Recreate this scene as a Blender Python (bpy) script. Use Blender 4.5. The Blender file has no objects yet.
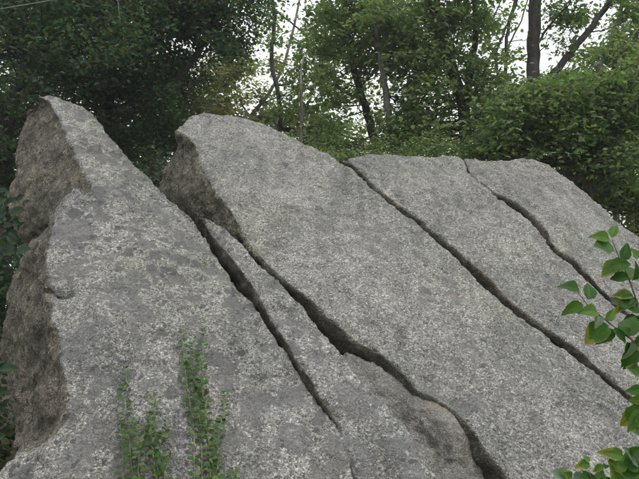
import bpy, bmesh, math, random
import numpy as np
from mathutils import Vector, Matrix
from mathutils.geometry import delaunay_2d_cdt
from mathutils.bvhtree import BVHTree

SC = bpy.context.scene
COL = SC.collection
R = math.radians

# ------------------------------------------------------------ camera, sky, sun, exposure
CAM = Vector((0.0, 0.0, 1.6)); PITCH = R(12.0); HFOV = R(54.0)
FX = 320.0 / math.tan(HFOV / 2)
cd = bpy.data.cameras.new("camera"); cam = bpy.data.objects.new("camera", cd); COL.objects.link(cam)
cam.location = CAM; cam.rotation_euler = (R(90) + PITCH, 0, 0)
cd.angle = HFOV; cd.sensor_width = 36; cd.clip_end = 500; cd.clip_start = 0.05
SC.camera = cam
w = bpy.data.worlds.new("World"); SC.world = w; w.use_nodes = True
nt = w.node_tree; nt.nodes.clear()
sky = nt.nodes.new('ShaderNodeTexSky'); sky.sky_type = 'NISHITA'; sky.sun_disc = False
SUN_EL, SUN_AZ = R(50), R(145)          # azimuth measured clockwise from +Y
sky.sun_elevation = SUN_EL; sky.sun_rotation = SUN_AZ
sky.air_density = 1.0; sky.dust_density = 3.0; sky.ozone_density = 1.0
cl = nt.nodes.new('ShaderNodeMixRGB'); cl.blend_type = 'MIX'; cl.inputs[0].default_value = 0.86
cl.inputs[2].default_value = (12.2, 12.45, 12.7, 1)      # even white cloud cover
bg = nt.nodes.new('ShaderNodeBackground'); bg.inputs[1].default_value = 0.085
wo = nt.nodes.new('ShaderNodeOutputWorld')
nt.links.new(sky.outputs[0], cl.inputs[1]); nt.links.new(cl.outputs[0], bg.inputs[0]); nt.links.new(bg.outputs[0], wo.inputs[0])
sl = bpy.data.lights.new("sun", 'SUN'); so = bpy.data.objects.new("sun", sl); COL.objects.link(so)
sl.energy = 1.4; sl.angle = R(22); sl.color = (1, .97, .93)
sdir = Vector((math.sin(SUN_AZ) * math.cos(SUN_EL), math.cos(SUN_AZ) * math.cos(SUN_EL), math.sin(SUN_EL)))
so.rotation_euler = sdir.to_track_quat('Z', 'Y').to_euler()
so.location = (0, 0, 30)
vs = SC.view_settings
vs.view_transform = 'Standard'; vs.look = 'None'; vs.exposure = 0.58; vs.gamma = 1.0
SC.render.film_transparent = False
SC.cycles.max_bounces = 6; SC.cycles.transmission_bounces = 4; SC.cycles.diffuse_bounces = 4
SC.cycles.use_denoising = True

# ------------------------------------------------------------ helpers
FWD = np.array([0, math.cos(PITCH), math.sin(PITCH)])
UP = np.array([0, -math.sin(PITCH), math.cos(PITCH)])
RT = np.array([1.0, 0, 0])
C0 = np.array(CAM)

def P(x, y, d):
    """point seen at (x, y) of the 640 x 480 photograph, d metres ahead of the camera"""
    return C0 + d * (FWD + RT * ((x - 320) / FX) - UP * ((y - 240) / FX))

def pix(v):
    q = v - C0
    d = q @ FWD
    return 320 + FX * (q @ RT) / d, 240 - FX * (q @ UP) / d, d

KA, KX, KY = 0.133, -0.00008, 0.000345
def dS(x, y):                      # depth of the long sloping sheet the outcrop is split from
    return 1.0 / np.maximum(KA + KY * (y - 140) + KX * (x - 320), 0.03)
_p = [P(x, y, dS(x, y)) for x, y in ((100, 400), (500, 400), (300, 150))]
NS = np.cross(_p[1] - _p[0], _p[2] - _p[0]); NS /= np.linalg.norm(NS)
if NS @ (C0 - _p[0]) < 0: NS = -NS

def tag(o, label=None, cat=None, group=None, kind=None):
    if label: o['label'] = label
    if cat: o['category'] = cat
    if group: o['group'] = group
    if kind: o['kind'] = kind
    return o

def empty(name, loc):
    o = bpy.data.objects.new(name, None); COL.objects.link(o)
    o.empty_display_size = .1; o.location = Vector([float(c) for c in loc]); return o

def link(name, me, parent=None, loc=None):
    o = bpy.data.objects.new(name, me); COL.objects.link(o)
    if parent is not None:
        o.parent = parent
        o.location = Vector(loc) if loc is not None else -parent.location   # mesh kept in world coordinates
    elif loc is not None:
        o.location = Vector(loc)
    return o

def np_mesh(name, verts, faces, mats, smooth=True, midx=None):
    """faces: (n,k) int array"""
    verts = np.asarray(verts, np.float32); faces = np.asarray(faces, np.int32)
    me = bpy.data.meshes.new(name)
    me.vertices.add(len(verts)); me.vertices.foreach_set('co', verts.ravel())
    n, k = faces.shape
    me.loops.add(n * k); me.loops.foreach_set('vertex_index', faces.ravel())
    me.polygons.add(n); me.polygons.foreach_set('loop_start', np.arange(n, dtype=np.int32) * k)
    me.polygons.foreach_set('loop_total', np.full(n, k, np.int32))
    if midx is not None: me.polygons.foreach_set('material_index', np.asarray(midx, np.int32))
    me.update(calc_edges=True); me.validate()
    for m in (mats if isinstance(mats, (list, tuple)) else [mats]): me.materials.append(m)
    me.polygons.foreach_set('use_smooth', [smooth] * len(me.polygons))
    return me

def _hash(ix, iy, iz, s):
    h = (ix * 374761393 + iy * 668265263 + iz * 2147483647 + s * 1274126177) & 0xffffffff
    h = ((h ^ (h >> 13)) * 1274126177) & 0xffffffff
    h = ((h ^ (h >> 16)) * 2246822519) & 0xffffffff
    return ((h ^ (h >> 15)) & 0xffffff) / float(0xffffff)

def vnoise(p, scale, seed=0):
    q = np.asarray(p, np.float64) * scale
    i = np.floor(q).astype(np.int64); f = q - i; f = f * f * f * (f * (f * 6 - 15) + 10)
    out = 0
    for dx in (0, 1):
        wx = f[:, 0] if dx else 1 - f[:, 0]
        for dy in (0, 1):
            wy = f[:, 1] if dy else 1 - f[:, 1]
            for dz in (0, 1):
                wz = f[:, 2] if dz else 1 - f[:, 2]
                out = out + wx * wy * wz * _hash(i[:, 0] + dx, i[:, 1] + dy, i[:, 2] + dz, seed)
    return out * 2 - 1

# ------------------------------------------------------------ materials
class NT:
    def __init__(s, name):
        s.m = bpy.data.materials.new(name); s.m.use_nodes = True; s.t = s.m.node_tree; s.t.nodes.clear()
    def n(s, typ, ins=None, **kw):
        nd = s.t.nodes.new(typ)
        for k, v in kw.items(): setattr(nd, k, v)
        for k, v in (ins or {}).items():
            if isinstance(v, bpy.types.NodeSocket): s.t.links.new(v, nd.inputs[k])
            else: nd.inputs[k].default_value = v
        return nd
    def noise(s, vec, scale, detail=3, rough=.5, dist=0):
        return s.n('ShaderNodeTexNoise', {'Vector': vec, 'Scale': scale, 'Detail': detail, 'Roughness': rough, 'Distortion': dist}).outputs[0]
    def ramp(s, fac, stops, interp='LINEAR'):
        r = s.n('ShaderNodeValToRGB', {0: fac}); r.color_ramp.interpolation = interp
        e = r.color_ramp.elements
        while len(e) > 1: e.remove(e[0])
        e[0].position = stops[0][0]; c = stops[0][1]; e[0].color = c if len(c) == 4 else (*c, 1)
        for p, c in stops[1:]:
            q = e.new(p); q.color = c if len(c) == 4 else (*c, 1)
        return r.outputs[0]
    def mix(s, fac, a, b, mode='MIX'):
        nd = s.n('ShaderNodeMixRGB', blend_type=mode)
        for k, v in ((0, fac), (1, a), (2, b)):
            if isinstance(v, bpy.types.NodeSocket): s.t.links.new(v, nd.inputs[k])
            elif k == 0: nd.inputs[0].default_value = v
            else: nd.inputs[k].default_value = (*v, 1) if len(v) == 3 else v
        return nd.outputs[0]
    def math(s, op, a, b=0.0, c=None, clamp=False):
        nd = s.n('ShaderNodeMath', {0: a, 1: b}, operation=op); nd.use_clamp = clamp
        if c is not None: nd.inputs[2].default_value = c
        return nd.outputs[0]
    def out(s, shader, disp=None):
        o = s.n('ShaderNodeOutputMaterial', {0: shader}); return s.m

def g(v): return (v, v, v)

def rock_material(name, lichen=1.0, blotch=1.0, warm=0.0, moss=0.0):
    t = NT(name)
    co = t.n('ShaderNodeTexCoord').outputs['Object']
    # warp a little so cells are not round
    wn = t.n('ShaderNodeTexNoise', {'Vector': co, 'Scale': 40, 'Detail': 2}).outputs['Color']
    wv = t.n('ShaderNodeVectorMath', {0: wn, 1: (0.5, 0.5, 0.5)}, operation='SUBTRACT').outputs[0]
    wv = t.n('ShaderNodeVectorMath', {0: wv, 'Scale': 0.022}, operation='SCALE').outputs[0]
    cw = t.n('ShaderNodeVectorMath', {0: co, 1: wv}, operation='ADD').outputs[0]
    gr = t.n('ShaderNodeTexVoronoi', {'Vector': cw, 'Scale': 82.0})
    grain = t.n('ShaderNodeSeparateColor', {0: gr.outputs['Color']}).outputs[0]
    big = t.noise(co, 1.1, 4, .55)
    mid = t.noise(co, 7.0, 4, .6)
    fine = t.noise(cw, 95.0, 3, .65)
    # crystals: dark mica, mid grey quartz, pale feldspar, a few pink
    cry = t.ramp(grain, [(0, (.105, .104, .098)), (.14, (.155, .153, .145)), (.32, (.208, .205, .193)), (.62, (.246, .242, .228)), (.84, (.315, .31, .292)), (1, (.44, .435, .41))])
    fr = t.ramp(fine, [(.3, g(.32)), (.41, g(.74)), (.5, g(1.0)), (.59, g(1.3)), (.7, g(1.85))])
    base = t.mix(1, cry, fr, 'MULTIPLY')
    mv = t.ramp(mid, [(.32, g(1 - .34 * max(blotch, .55))), (.5, g(.98)), (.68, g(1 + .22 * max(blotch, .55)))])
    base = t.mix(1, base, mv, 'MULTIPLY')
    # pitted weathering: small dark hollows and paler worn knobs at finger width
    pit = t.noise(cw, 34.0, 4, .7)
    base = t.mix(1, base, t.ramp(pit, [(.30, g(1 - .45 * blotch)), (.42, g(1 - .15 * blotch)), (.5, g(1.0)), (.66, g(1 + .35 * blotch))]), 'MULTIPLY')
    # thin green algal film in broad drifts
    gf = t.ramp(t.noise(co, .8, 4, .6), [(.5, g(0)), (.66, g(.6))])
    base = t.mix(gf, base, t.mix(1, base, (.93, .97, .83), 'MULTIPLY'))
    # rain streaks running down the face
    sc_ = t.n('ShaderNodeVectorMath', {0: co, 1: (3.2, .5, .5)}, operation='MULTIPLY').outputs[0]
    base = t.mix(1, base, t.ramp(t.noise(sc_, 2.2, 5, .65), [(.36, g(.80)), (.5, g(1.0)), (.64, g(1.10))]), 'MULTIPLY')
    bv = t.ramp(big, [(.34, (.80, .81, .81)), (.52, (.98, .98, .965)), (.66, (1.10, 1.08, 1.05))])
    base = t.mix(1, base, bv, 'MULTIPLY')
    # grey rock lichen: rounded smooth dark patches, in colonies
    lw = t.n('ShaderNodeTexNoise', {'Vector': co, 'Scale': 9, 'Detail': 4, 'Roughness': .6}).outputs['Color']
    lv = t.n('ShaderNodeVectorMath', {0: lw, 1: (0.5, 0.5, 0.5)}, operation='SUBTRACT').outputs[0]
    lv = t.n('ShaderNodeVectorMath', {0: lv, 'Scale': 0.13}, operation='SCALE').outputs[0]
    lc = t.n('ShaderNodeVectorMath', {0: co, 1: lv}, operation='ADD').outputs[0]
    vor = t.n('ShaderNodeTexVoronoi', {'Vector': lc, 'Scale': 6.6, 'Randomness': 1.0})
    vsel = t.n('ShaderNodeSeparateColor', {0: vor.outputs['Color']})
    rad = t.math('MULTIPLY', t.math('SUBTRACT', vsel.outputs[1], .14), .74)
    col_ = t.ramp(t.noise(co, .9, 3, .5), [(.42, g(.4)), (.53, g(1.12))])
    rad = t.math('MULTIPLY', rad, col_)
    d_ = t.math('SUBTRACT', rad, vor.outputs['Distance'])
    lich = t.math('MULTIPLY', d_, 14.0, clamp=True)
    lich = t.math('MULTIPLY', lich, t.ramp(fine, [(.34, g(.55)), (.55, g(1))]))
    lcol = t.mix(vsel.outputs[2], (.08, .08, .08), (.145, .143, .138))
    base = t.mix(t.math('MULTIPLY', lich, .9 * lichen), base, lcol)
    if lichen > .9:      # broad merged sheets of smooth grey lichen
        sh = t.noise(lc, 3.4, 5, .62)
        shm = t.math('MULTIPLY', t.ramp(sh, [(.535, g(0)), (.56, g(1))]), t.ramp(fine, [(.36, g(.35)), (.52, g(1))]))
        base = t.mix(t.math('MULTIPLY', shm, .72), base, (.135, .134, .132))
    # small pale crustose spots
    v3 = t.n('ShaderNodeTexVoronoi', {'Vector': lc, 'Scale': 17.0})
    s3 = t.n('ShaderNodeSeparateColor', {0: v3.outputs['Color']})
    spot = t.math('MULTIPLY', t.math('SUBTRACT', t.math('MULTIPLY', t.math('MULTIPLY', t.math('SUBTRACT', s3.outputs[0], .66), 1.5), col_), v3.outputs['Distance']), 16.0, clamp=True)
    base = t.mix(t.math('MULTIPLY', spot, .85 * lichen), base, (.075, .075, .076))
    v2 = t.n('ShaderNodeTexVoronoi', {'Vector': lc, 'Scale': 13.0})
    s2 = t.n('ShaderNodeSeparateColor', {0: v2.outputs['Color']})
    pale = t.math('MULTIPLY', t.math('SUBTRACT', t.math('MULTIPLY', t.math('SUBTRACT', s2.outputs[0], .72), .9), v2.outputs['Distance']), 20.0, clamp=True)
    base = t.mix(t.math('MULTIPLY', pale, .55), base, (.44, .455, .42))
    # iron tint, pinkish orange, rare
    ir = t.ramp(t.noise(co, 5.5, 5, .7), [(.62, g(0)), (.74, g(.6))])
    base = t.mix(ir, base, t.mix(1, base, (1.3, .98, .74), 'MULTIPLY'))
    if warm:
        base = t.mix(.42 * warm, base, (.25, .232, .21))
        base = t.mix(t.ramp(t.noise(co, 4.5, 4, .6), [(.54, g(0)), (.70, g(.22))]), base, (.30, .215, .165))
    if moss:
        mm = t.ramp(t.noise(co, 14, 5, .7), [(.47, g(0)), (.6, g(moss))])
        nz = t.n('ShaderNodeSeparateXYZ', {0: t.n('ShaderNodeNewGeometry').outputs['Normal']}).outputs[2]
        mm = t.math('MULTIPLY', mm, t.ramp(nz, [(.25, g(.8)), (.6, g(.03))]))
        base = t.mix(mm, base, (.075, .066, .035))
    # weathered end faces: brown, from the vertex attribute
    at = t.n('ShaderNodeAttribute', attribute_name='stain').outputs['Fac']
    edge = t.math('ADD', at, t.math('MULTIPLY', t.math('SUBTRACT', t.noise(co, 9, 4, .7), .5), .9))
    sm = t.ramp(edge, [(.40, g(0)), (.62, g(1))])
    stv = t.noise(t.n('ShaderNodeVectorMath', {0: co, 1: (6, 6, 4)}, operation='MULTIPLY').outputs[0], 3.0, 5, .75)
    brown = t.ramp(stv, [(.3, (.46, .42, .345)), (.5, (.74, .685, .56)), (.7, (1.0, .93, .78))])
    sb = t.mix(1, base, brown, 'MULTIPLY')
    sb = t.mix(t.ramp(t.noise(co, 34, 4, .7), [(.5, g(0)), (.58, g(.62))]), sb, (.035, .033, .024))
    base = t.mix(sm, base, sb)
    js_ = t.n('ShaderNodeAttribute', attribute_name='joint_shade').outputs['Fac']  # shade inside the cracks, mixed into the wall colour
    js_ = t.math('MULTIPLY', js_, t.ramp(t.noise(co, 12, 4, .65), [(.35, g(.45)), (.6, g(.95))]))
    base = t.mix(js_, base, (.05, .044, .034))
    # relief
    h1 = t.math('MULTIPLY', fine, .55)
    h2 = t.math('MULTIPLY', t.noise(co, 26, 5, .65), 1.3)
    h3 = t.math('MULTIPLY', gr.outputs['Distance'], -14.0)
    hh = t.math('ADD', t.math('ADD', h1, h2), t.math('MULTIPLY', h3, .03))
    hh = t.math('SUBTRACT', hh, t.math('MULTIPLY', lich, .12))
    bp = t.n('ShaderNodeBump', {'Height': hh, 'Strength': 1.0, 'Distance': .026})
    b = t.n('ShaderNodeBsdfPrincipled', {'Base Color': base, 'Roughness': .88, 'Normal': bp.outputs[0], 'Specular IOR Level': .3})
    return t.out(b.outputs[0])

def leaf_material(name, stops, vein=False, trans=.3, rough=.5, yellow=None, uvw=False):
    t = NT(name)
    rnd = t.n('ShaderNodeNewGeometry').outputs['Random Per Island']
    if uvw: rnd = t.n('ShaderNodeObjectInfo').outputs['Random']
    colr = t.ramp(rnd, stops)
    co = t.n('ShaderNodeTexCoord').outputs['Object']
    nv = t.ramp(t.noise(co, 4 if uvw else 8, 3, .6), [(.3, g(.78)), (.7, g(1.2))])
    colr = t.mix(1, colr, nv, 'MULTIPLY')
    if uvw:
        uv = t.n('ShaderNodeTexCoord').outputs['UV']
        s = t.n('ShaderNodeSeparateXYZ', {0: uv})
        au = t.math('ABSOLUTE', t.math('SUBTRACT', s.outputs[0], .5))
        mid = t.ramp(au, [(0, g(1)), (.035, g(0))])
        sv = t.math('FRACT', t.math('SUBTRACT', t.math('MULTIPLY', s.outputs[1], 7.0), t.math('MULTIPLY', au, 5.0)))
        sid = t.ramp(sv, [(0, g(.55)), (.1, g(0)), (.92, g(0)), (1, g(.55))])
        v_ = t.math('MAXIMUM', mid, sid)
        colr = t.mix(t.math('MULTIPLY', v_, .45), colr, t.mix(1, colr, (1.7, 1.6, 1.3), 'MULTIPLY'))
        if yellow:
            lw = t.math('ADD', t.math('MULTIPLY', au, 1.1), t.math('MULTIPLY', s.outputs[1], 1.0))
            oc = t.n('ShaderNodeObjectInfo').outputs['Location']
            vv_ = t.n('ShaderNodeVectorMath', {0: t.n('ShaderNodeVectorMath', {0: oc, 'Scale': 37.0}, operation='SCALE').outputs[0], 1: co}, operation='ADD').outputs[0]
            e = t.math('ADD', lw, t.math('MULTIPLY', t.math('SUBTRACT', t.noise(vv_, 2.6, 4, .65), .5), 1.5))
            colr = t.mix(t.ramp(e, [(.93, g(0)), (1.5, g(.6))]), colr, (.26, .21, .03))
            colr = t.mix(t.ramp(e, [(1.45, g(0)), (1.8, g(.7))]), colr, (.17, .06, .03))
    d = t.n('ShaderNodeBsdfPrincipled', {'Base Color': colr, 'Roughness': rough, 'Specular IOR Level': .25})
    tc = t.mix(1, colr, (1.5, 1.6, .7), 'MULTIPLY')
    tr = t.n('ShaderNodeBsdfTranslucent', {'Color': tc})
    m = t.n('ShaderNodeMixShader', {0: trans, 1: d.outputs[0], 2: tr.outputs[0]})
    return t.out(m.outputs[0])

def bark_material(name, a, b, sc=14):
    t = NT(name)
    co = t.n('ShaderNodeTexCoord').outputs['Object']
    st = t.n('ShaderNodeVectorMath', {0: co, 1: (1, 1, .18)}, operation='MULTIPLY').outputs[0]
    n_ = t.noise(st, sc, 5, .7)
    c = t.mix(t.ramp(n_, [(.35, g(0)), (.65, g(1))]), a, b)
    c = t.mix(1, c, t.ramp(t.noise(co, 3, 3), [(.35, g(.7)), (.65, g(1.25))]), 'MULTIPLY')
    bp = t.n('ShaderNodeBump', {'Height': n_, 'Strength': .8, 'Distance': .03})
    s = t.n('ShaderNodeBsdfPrincipled', {'Base Color': c, 'Roughness': .9, 'Normal': bp.outputs[0]})
    return t.out(s.outputs[0])

M = {}
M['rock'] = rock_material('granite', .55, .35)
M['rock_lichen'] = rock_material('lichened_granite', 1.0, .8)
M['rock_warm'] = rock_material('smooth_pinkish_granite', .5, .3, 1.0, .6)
M['soil'] = bark_material('forest_floor', (.05, .038, .025), (.11, .085, .05), 6)
M['bark'] = bark_material('dark_bark', (.028, .024, .022), (.085, .076, .07))
M['bark_pale'] = bark_material('pale_bark', (.07, .065, .058), (.19, .175, .16))
M['dead'] = bark_material('bleached_wood', (.16, .145, .13), (.45, .42, .38))
M['twig'] = bark_material('twig_bark', (.09, .055, .035), (.17, .12, .08), 40)
M['vine'] = bark_material('vine_stem', (.16, .19, .07), (.28, .30, .13), 40)
M['cable'] = bark_material('weathered_cable', (.12, .12, .12), (.2, .2, .2), 30)
M['leaf_dark'] = leaf_material('dark_leaves', [(0, (0.034, 0.066, 0.041)), (.5, (0.052, 0.097, 0.052)), (.85, (0.072, 0.122, 0.057)), (.95, (0.087, 0.095, 0.049)), (1, (0.112, 0.089, 0.049))], trans=0.42)
M['leaf_brown'] = leaf_material('brownish_leaves', [(0, (0.053, 0.073, 0.033)), (.45, (0.086, 0.106, 0.040)), (.75, (0.145, 0.125, 0.053)), (1, (0.198, 0.125, 0.059))], trans=0.42)
M['leaf_mid'] = leaf_material('mid_green_leaves', [(0, (0.085, 0.139, 0.067)), (.5, (0.122, 0.185, 0.084)), (.85, (0.177, 0.236, 0.095)), (1, (0.217, 0.236, 0.095))], trans=0.48)
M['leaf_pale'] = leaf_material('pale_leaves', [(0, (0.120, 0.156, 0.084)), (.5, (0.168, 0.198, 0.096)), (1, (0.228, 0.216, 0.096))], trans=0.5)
M['leaf_oak'] = leaf_material('oak_leaves', [(0, (0.058, 0.110, 0.043)), (.5, (0.101, 0.167, 0.060)), (.85, (0.148, 0.220, 0.074)), (1, (0.215, 0.235, 0.079))], trans=0.38)
M['leaf_ivy'] = leaf_material('vine_leaves', [(0, (0.024, 0.065, 0.013)), (.6, (0.046, 0.098, 0.020)), (1, (0.120, 0.174, 0.049))], trans=0.22)
M['leaf_near'] = leaf_material('near_leaf', [(0, (0.023, 0.071, 0.009)), (.6, (0.039, 0.103, 0.013)), (1, (0.070, 0.144, 0.022))], trans=0.3, rough=.55, uvw=True)
M['leaf_yellow'] = leaf_material('turning_leaf', [(0, (0.036, 0.098, 0.013)), (1, (0.072, 0.143, 0.023))], trans=0.32, rough=.55, uvw=True, yellow=True)
M['leaf_under'] = leaf_material('leaf_underside', [(0, (.075, .13, .08)), (1, (.10, .16, .10))], trans=.25, rough=.6, uvw=True)
M['leaf_shade'] = leaf_material('shade_darkened_leaf', [(0, (0.008, 0.022, 0.010)), (.7, (0.014, 0.034, 0.013)), (1, (0.024, 0.052, 0.019))], trans=0.15, rough=.6, uvw=True)  # green set dark to carry the shade these shrubs sit in

# ------------------------------------------------------------ ground
def gz(x, y):
    """height of the forest floor"""
    x = np.asarray(x, float); y = np.asarray(y, float)
    rise = 1.5 / (1 + np.exp(-(y - 8) * .7)) + np.clip(y - 14, 0, 60) * .03
    n_ = .18 * np.sin(x * .7 + 1.3) * np.cos(y * .5) + .07 * np.sin(x * 2.1 + y * 1.4)
    return rise * 1.0 + n_ * .7
_xs = np.concatenate([np.linspace(-200, -22, 12), np.linspace(-20, 20, 90), np.linspace(22, 200, 12)])
_ys = np.concatenate([np.linspace(-120, -8, 10), np.linspace(-6, 40, 100), np.linspace(44, 260, 16)])
X, Y = np.meshgrid(_xs, _ys, indexing='ij')
Z = gz(X, Y)
V = np.stack([X.ravel(), Y.ravel(), Z.ravel()], 1)
nx, ny = X.shape
I = (np.arange(nx - 1)[:, None] * ny + np.arange(ny - 1)[None, :]).ravel()
ground = link('ground', np_mesh('ground', V, np.stack([I, I + ny, I + ny + 1, I + 1], 1), M['soil']))
ground['kind'] = 'structure'

# ------------------------------------------------------------ granite slabs
def remesh(me, voxel):
    ob = bpy.data.objects.new('tmp', me); COL.objects.link(ob)
    md = ob.modifiers.new('r', 'REMESH'); md.mode = 'VOXEL'; md.voxel_size = voxel; md.adaptivity = 0
    dg = bpy.context.evaluated_depsgraph_get(); dg.update()
    out = bpy.data.meshes.new_from_object(ob.evaluated_get(dg))
    bpy.data.objects.remove(ob); return out

SLABS = []
def slab(name, front, extras, label, T=1.0, back=None, voxel=.021, cracks=(), smooth=4, seed=1, amp=1.0, dents=(), stain=0.0, grow=.7, mat='rock'):
    """front: outline of the split face; back: {index: (x, y, extra depth)} of the outline of the end face behind it;
    extras: (x, y, e) how far the face leans away from the common sheet"""
    a_ = np.array(front, float); nx_ = np.roll(a_, -1, 0) - np.roll(a_, 1, 0)
    area = 0.5 * np.sum(a_[:, 0] * np.roll(a_[:, 1], -1) - np.roll(a_[:, 0], -1) * a_[:, 1])
    nx_ /= np.linalg.norm(nx_, axis=1)[:, None]
    front = [tuple(q) for q in a_ + np.sign(area) * np.stack([nx_[:, 1], -nx_[:, 0]], 1) * grow]   # allow for worn edges
    ex = np.array(extras, float) if len(extras) else np.zeros((0, 3))
    def extra(x, y):
        if not len(ex): return 0.0
        d2 = (ex[:, 0] - x) ** 2 + (ex[:, 1] - y) ** 2 + 60.0
        w_ = 1 / d2 ** 1.25
        return float((w_ * ex[:, 2]).sum() / w_.sum())
    n = len(front); fr = np.array(front, float)
    pts = [Vector((x, y)) for x, y in front]
    x0, y0 = fr.min(0); x1, y1 = fr.max(0)
    for gx in np.arange(x0, x1, 12.0):
        for gy in np.arange(y0, y1, 12.0):
            # keep inside and away from the edge
            inside = False; near = 1e9
            for i in range(n):
                ax, ay = fr[i]; bx, by = fr[(i + 1) % n]
                if (ay > gy) != (by > gy) and gx < (bx - ax) * (gy - ay) / (by - ay) + ax: inside = not inside
                L2 = (bx - ax) ** 2 + (by - ay) ** 2
                u = max(0, min(1, ((gx - ax) * (bx - ax) + (gy - ay) * (by - ay)) / max(L2, 1e-9)))
                near = min(near, math.hypot(gx - ax - u * (bx - ax), gy - ay - u * (by - ay)))
            if inside and near > 3.5: pts.append(Vector((gx, gy)))
    r = delaunay_2d_cdt(pts, [], [list(range(n))], 1, 1e-4)
    vo, fo, orig = r[0], r[2], r[3]
    verts = [P(v.x, v.y, dS(v.x, v.y) + extra(v.x, v.y)) for v in vo]
    ring0 = [None] * n
    for i, o_ in enumerate(orig):
        for k in o_:
            if k < n: ring0[k] = i
    F0 = [verts[i] for i in ring0]
    if back is None: back = {}
    B, Cc = [], []
    for i in range(n):
        f = F0[i]
        if i in back:
            bx, by, e = back[i]
            q = P(bx, by, e)
            B.append(q)
            Cc.append(q + (-NS * T * .8 if by < 125 else np.array([.55, .55, -.5])))
        else:
            B.append(f - NS * T * .5); Cc.append(f - NS * T)
    nb = len(verts); verts += B; nc = len(verts); verts += Cc
    cen = np.mean(Cc, 0); verts.append(cen); ic = len(verts) - 1
    me = bpy.data.meshes.new(name)
    faces = [tuple(f) for f in fo]
    for i in range(n):
        j = (i + 1) % n
        faces.append((ring0[i], ring0[j], nb + j, nb + i)); faces.append((nb + i, nb + j, nc + j, nc + i))
        faces.append((nc + i, nc + j, ic))
    me.from_pydata([tuple(map(float, v)) for v in verts], [], faces)
    bm = bmesh.new(); bm.from_mesh(me); bmesh.ops.recalc_face_normals(bm, faces=bm.faces); bm.to_mesh(me); bm.free()
    me = remesh(me, voxel)
    nv = len(me.vertices)
    co = np.empty(nv * 3, np.float32); me.vertices.foreach_get('co', co); co = co.reshape(-1, 3).astype(np.float64)
    ed = np.empty(len(me.edges) * 2, np.int32); me.edges.foreach_get('vertices', ed); ed = ed.reshape(-1, 2)
    deg = np.bincount(ed.ravel(), minlength=nv).astype(float)
    def lap(v):
        s = np.zeros_like(v)
        for k in range(3):
            s[:, k] = np.bincount(ed[:, 0], v[ed[:, 1], k], nv) + np.bincount(ed[:, 1], v[ed[:, 0], k], nv)
        return s / deg[:, None]
    for k in range(smooth): co = co + .6 * (lap(co) - co)
    def normals(v):
        me.vertices.foreach_set('co', v.astype(np.float32).ravel()); me.update()
        nn = np.empty(nv * 3, np.float32); me.vertex_normals.foreach_get('vector', nn)
        return nn.reshape(-1, 3).astype(np.float64)
    nr = normals(co)
    for k in range(3): nr = lap(nr)
    nr /= np.linalg.norm(nr, axis=1)[:, None] + 1e-9
    flat = np.clip(nr @ NS, 0, 1)
    # stain where the face is not the split face
    st = np.clip((.86 - nr @ NS) / .25, 0, 1)
    qx, qy, _q = pix(co); ins = np.zeros(nv, bool); near = np.full(nv, 1e9)
    for i in range(n):
        ax_, ay_ = fr[i]; bx_, by_ = fr[(i + 1) % n]
        if ay_ != by_:
            ins ^= ((ay_ > qy) != (by_ > qy)) & (qx < (bx_ - ax_) * (qy - ay_) / (by_ - ay_) + ax_)
        L2 = max((bx_ - ax_) ** 2 + (by_ - ay_) ** 2, 1e-9)
        u = np.clip(((qx - ax_) * (bx_ - ax_) + (qy - ay_) * (by_ - ay_)) / L2, 0, 1)
        near = np.minimum(near, np.hypot(qx - ax_ - u * (bx_ - ax_), qy - ay_ - u * (by_ - ay_)))
    near[ins] *= -1
    st = st * np.clip((near + 1.5) / 3.0, 0, 1)
    st = np.clip(st + stain, 0, 1)
    d = amp * (.028 * vnoise(co, .9, 3) + .013 * vnoise(co, 2.3, 11)
               + .008 * vnoise(co, 6.0, 5) + .0075 * vnoise(co, 13.0, 7) + .0055 * vnoise(co, 27, 9))
    d += (1 - flat) * (.012 * vnoise(co, 4.5, 21) + .014 * vnoise(co, 10, 22) + .010 * np.abs(vnoise(co, 22, 23)))
    # long shallow ribs running with the split direction
    ax = P(560, 345, dS(560, 345)) - P(350, 165, dS(350, 165)); ax /= np.linalg.norm(ax)
    q = co - (co @ ax)[:, None] * ax * .82
    d += flat * (.012 * vnoise(q, 5.0, 31) + .007 * vnoise(q, 14.0, 33))
    # broken faces: blocky steps with sharp lips
    wE = np.full(nv, .22)
    for i, (bx, by, e) in back.items():
        mx_, my_ = (bx + front[i][0]) / 2, (by + front[i][1]) / 2
        hw = abs(bx - front[i][0]) / 2 + 4
        wE = np.maximum(wE, np.clip(1 - (np.hypot(np.maximum(0, np.abs(qx - mx_) - hw), qy - my_) - 10) / 20, 0, 1))
    for fs, am, sd_ in ((3.0, .032, 71), (7.0, .019, 72), (15.0, .010, 73)):
        qv = vnoise(co, fs, sd_) * 2.2 + vnoise(co, fs * 3.1, sd_ + 5) * .35
        d += np.clip(1.25 - flat * 1.25, 0, 1) * am * wE * ((np.floor(qv) + np.clip((qv - np.floor(qv)) * 5, 0, 1)) * .6 - .35)
    # thin flakes lifted off the split face leave low angular steps
    for fs, am, th_, sd_ in ((1.6, .012, .28, 81), (2.7, .010, .34, 82), (5.5, .007, .36, 83)):
        qv = vnoise(q, fs, sd_ + seed) + .3 * vnoise(co, fs * 4, sd_ + 9)
        d -= flat * am * np.clip((qv - th_) / .035, 0, 1)
    # chipped lips along the edges
    chip = vnoise(co, 9.0, 91) + .5 * vnoise(co, 21.0, 92)
    d -= np.clip(1 - np.abs(flat - .72) / .22, 0, 1) * .022 * np.clip((chip - .1) / .12, 0, 1)
    # spalled hollows
    sp = vnoise(co, 3.2, 41 + seed)
    d -= flat * .018 * np.clip((sp - .45) / .12, 0, 1)
    px, py, pd = pix(co)
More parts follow.
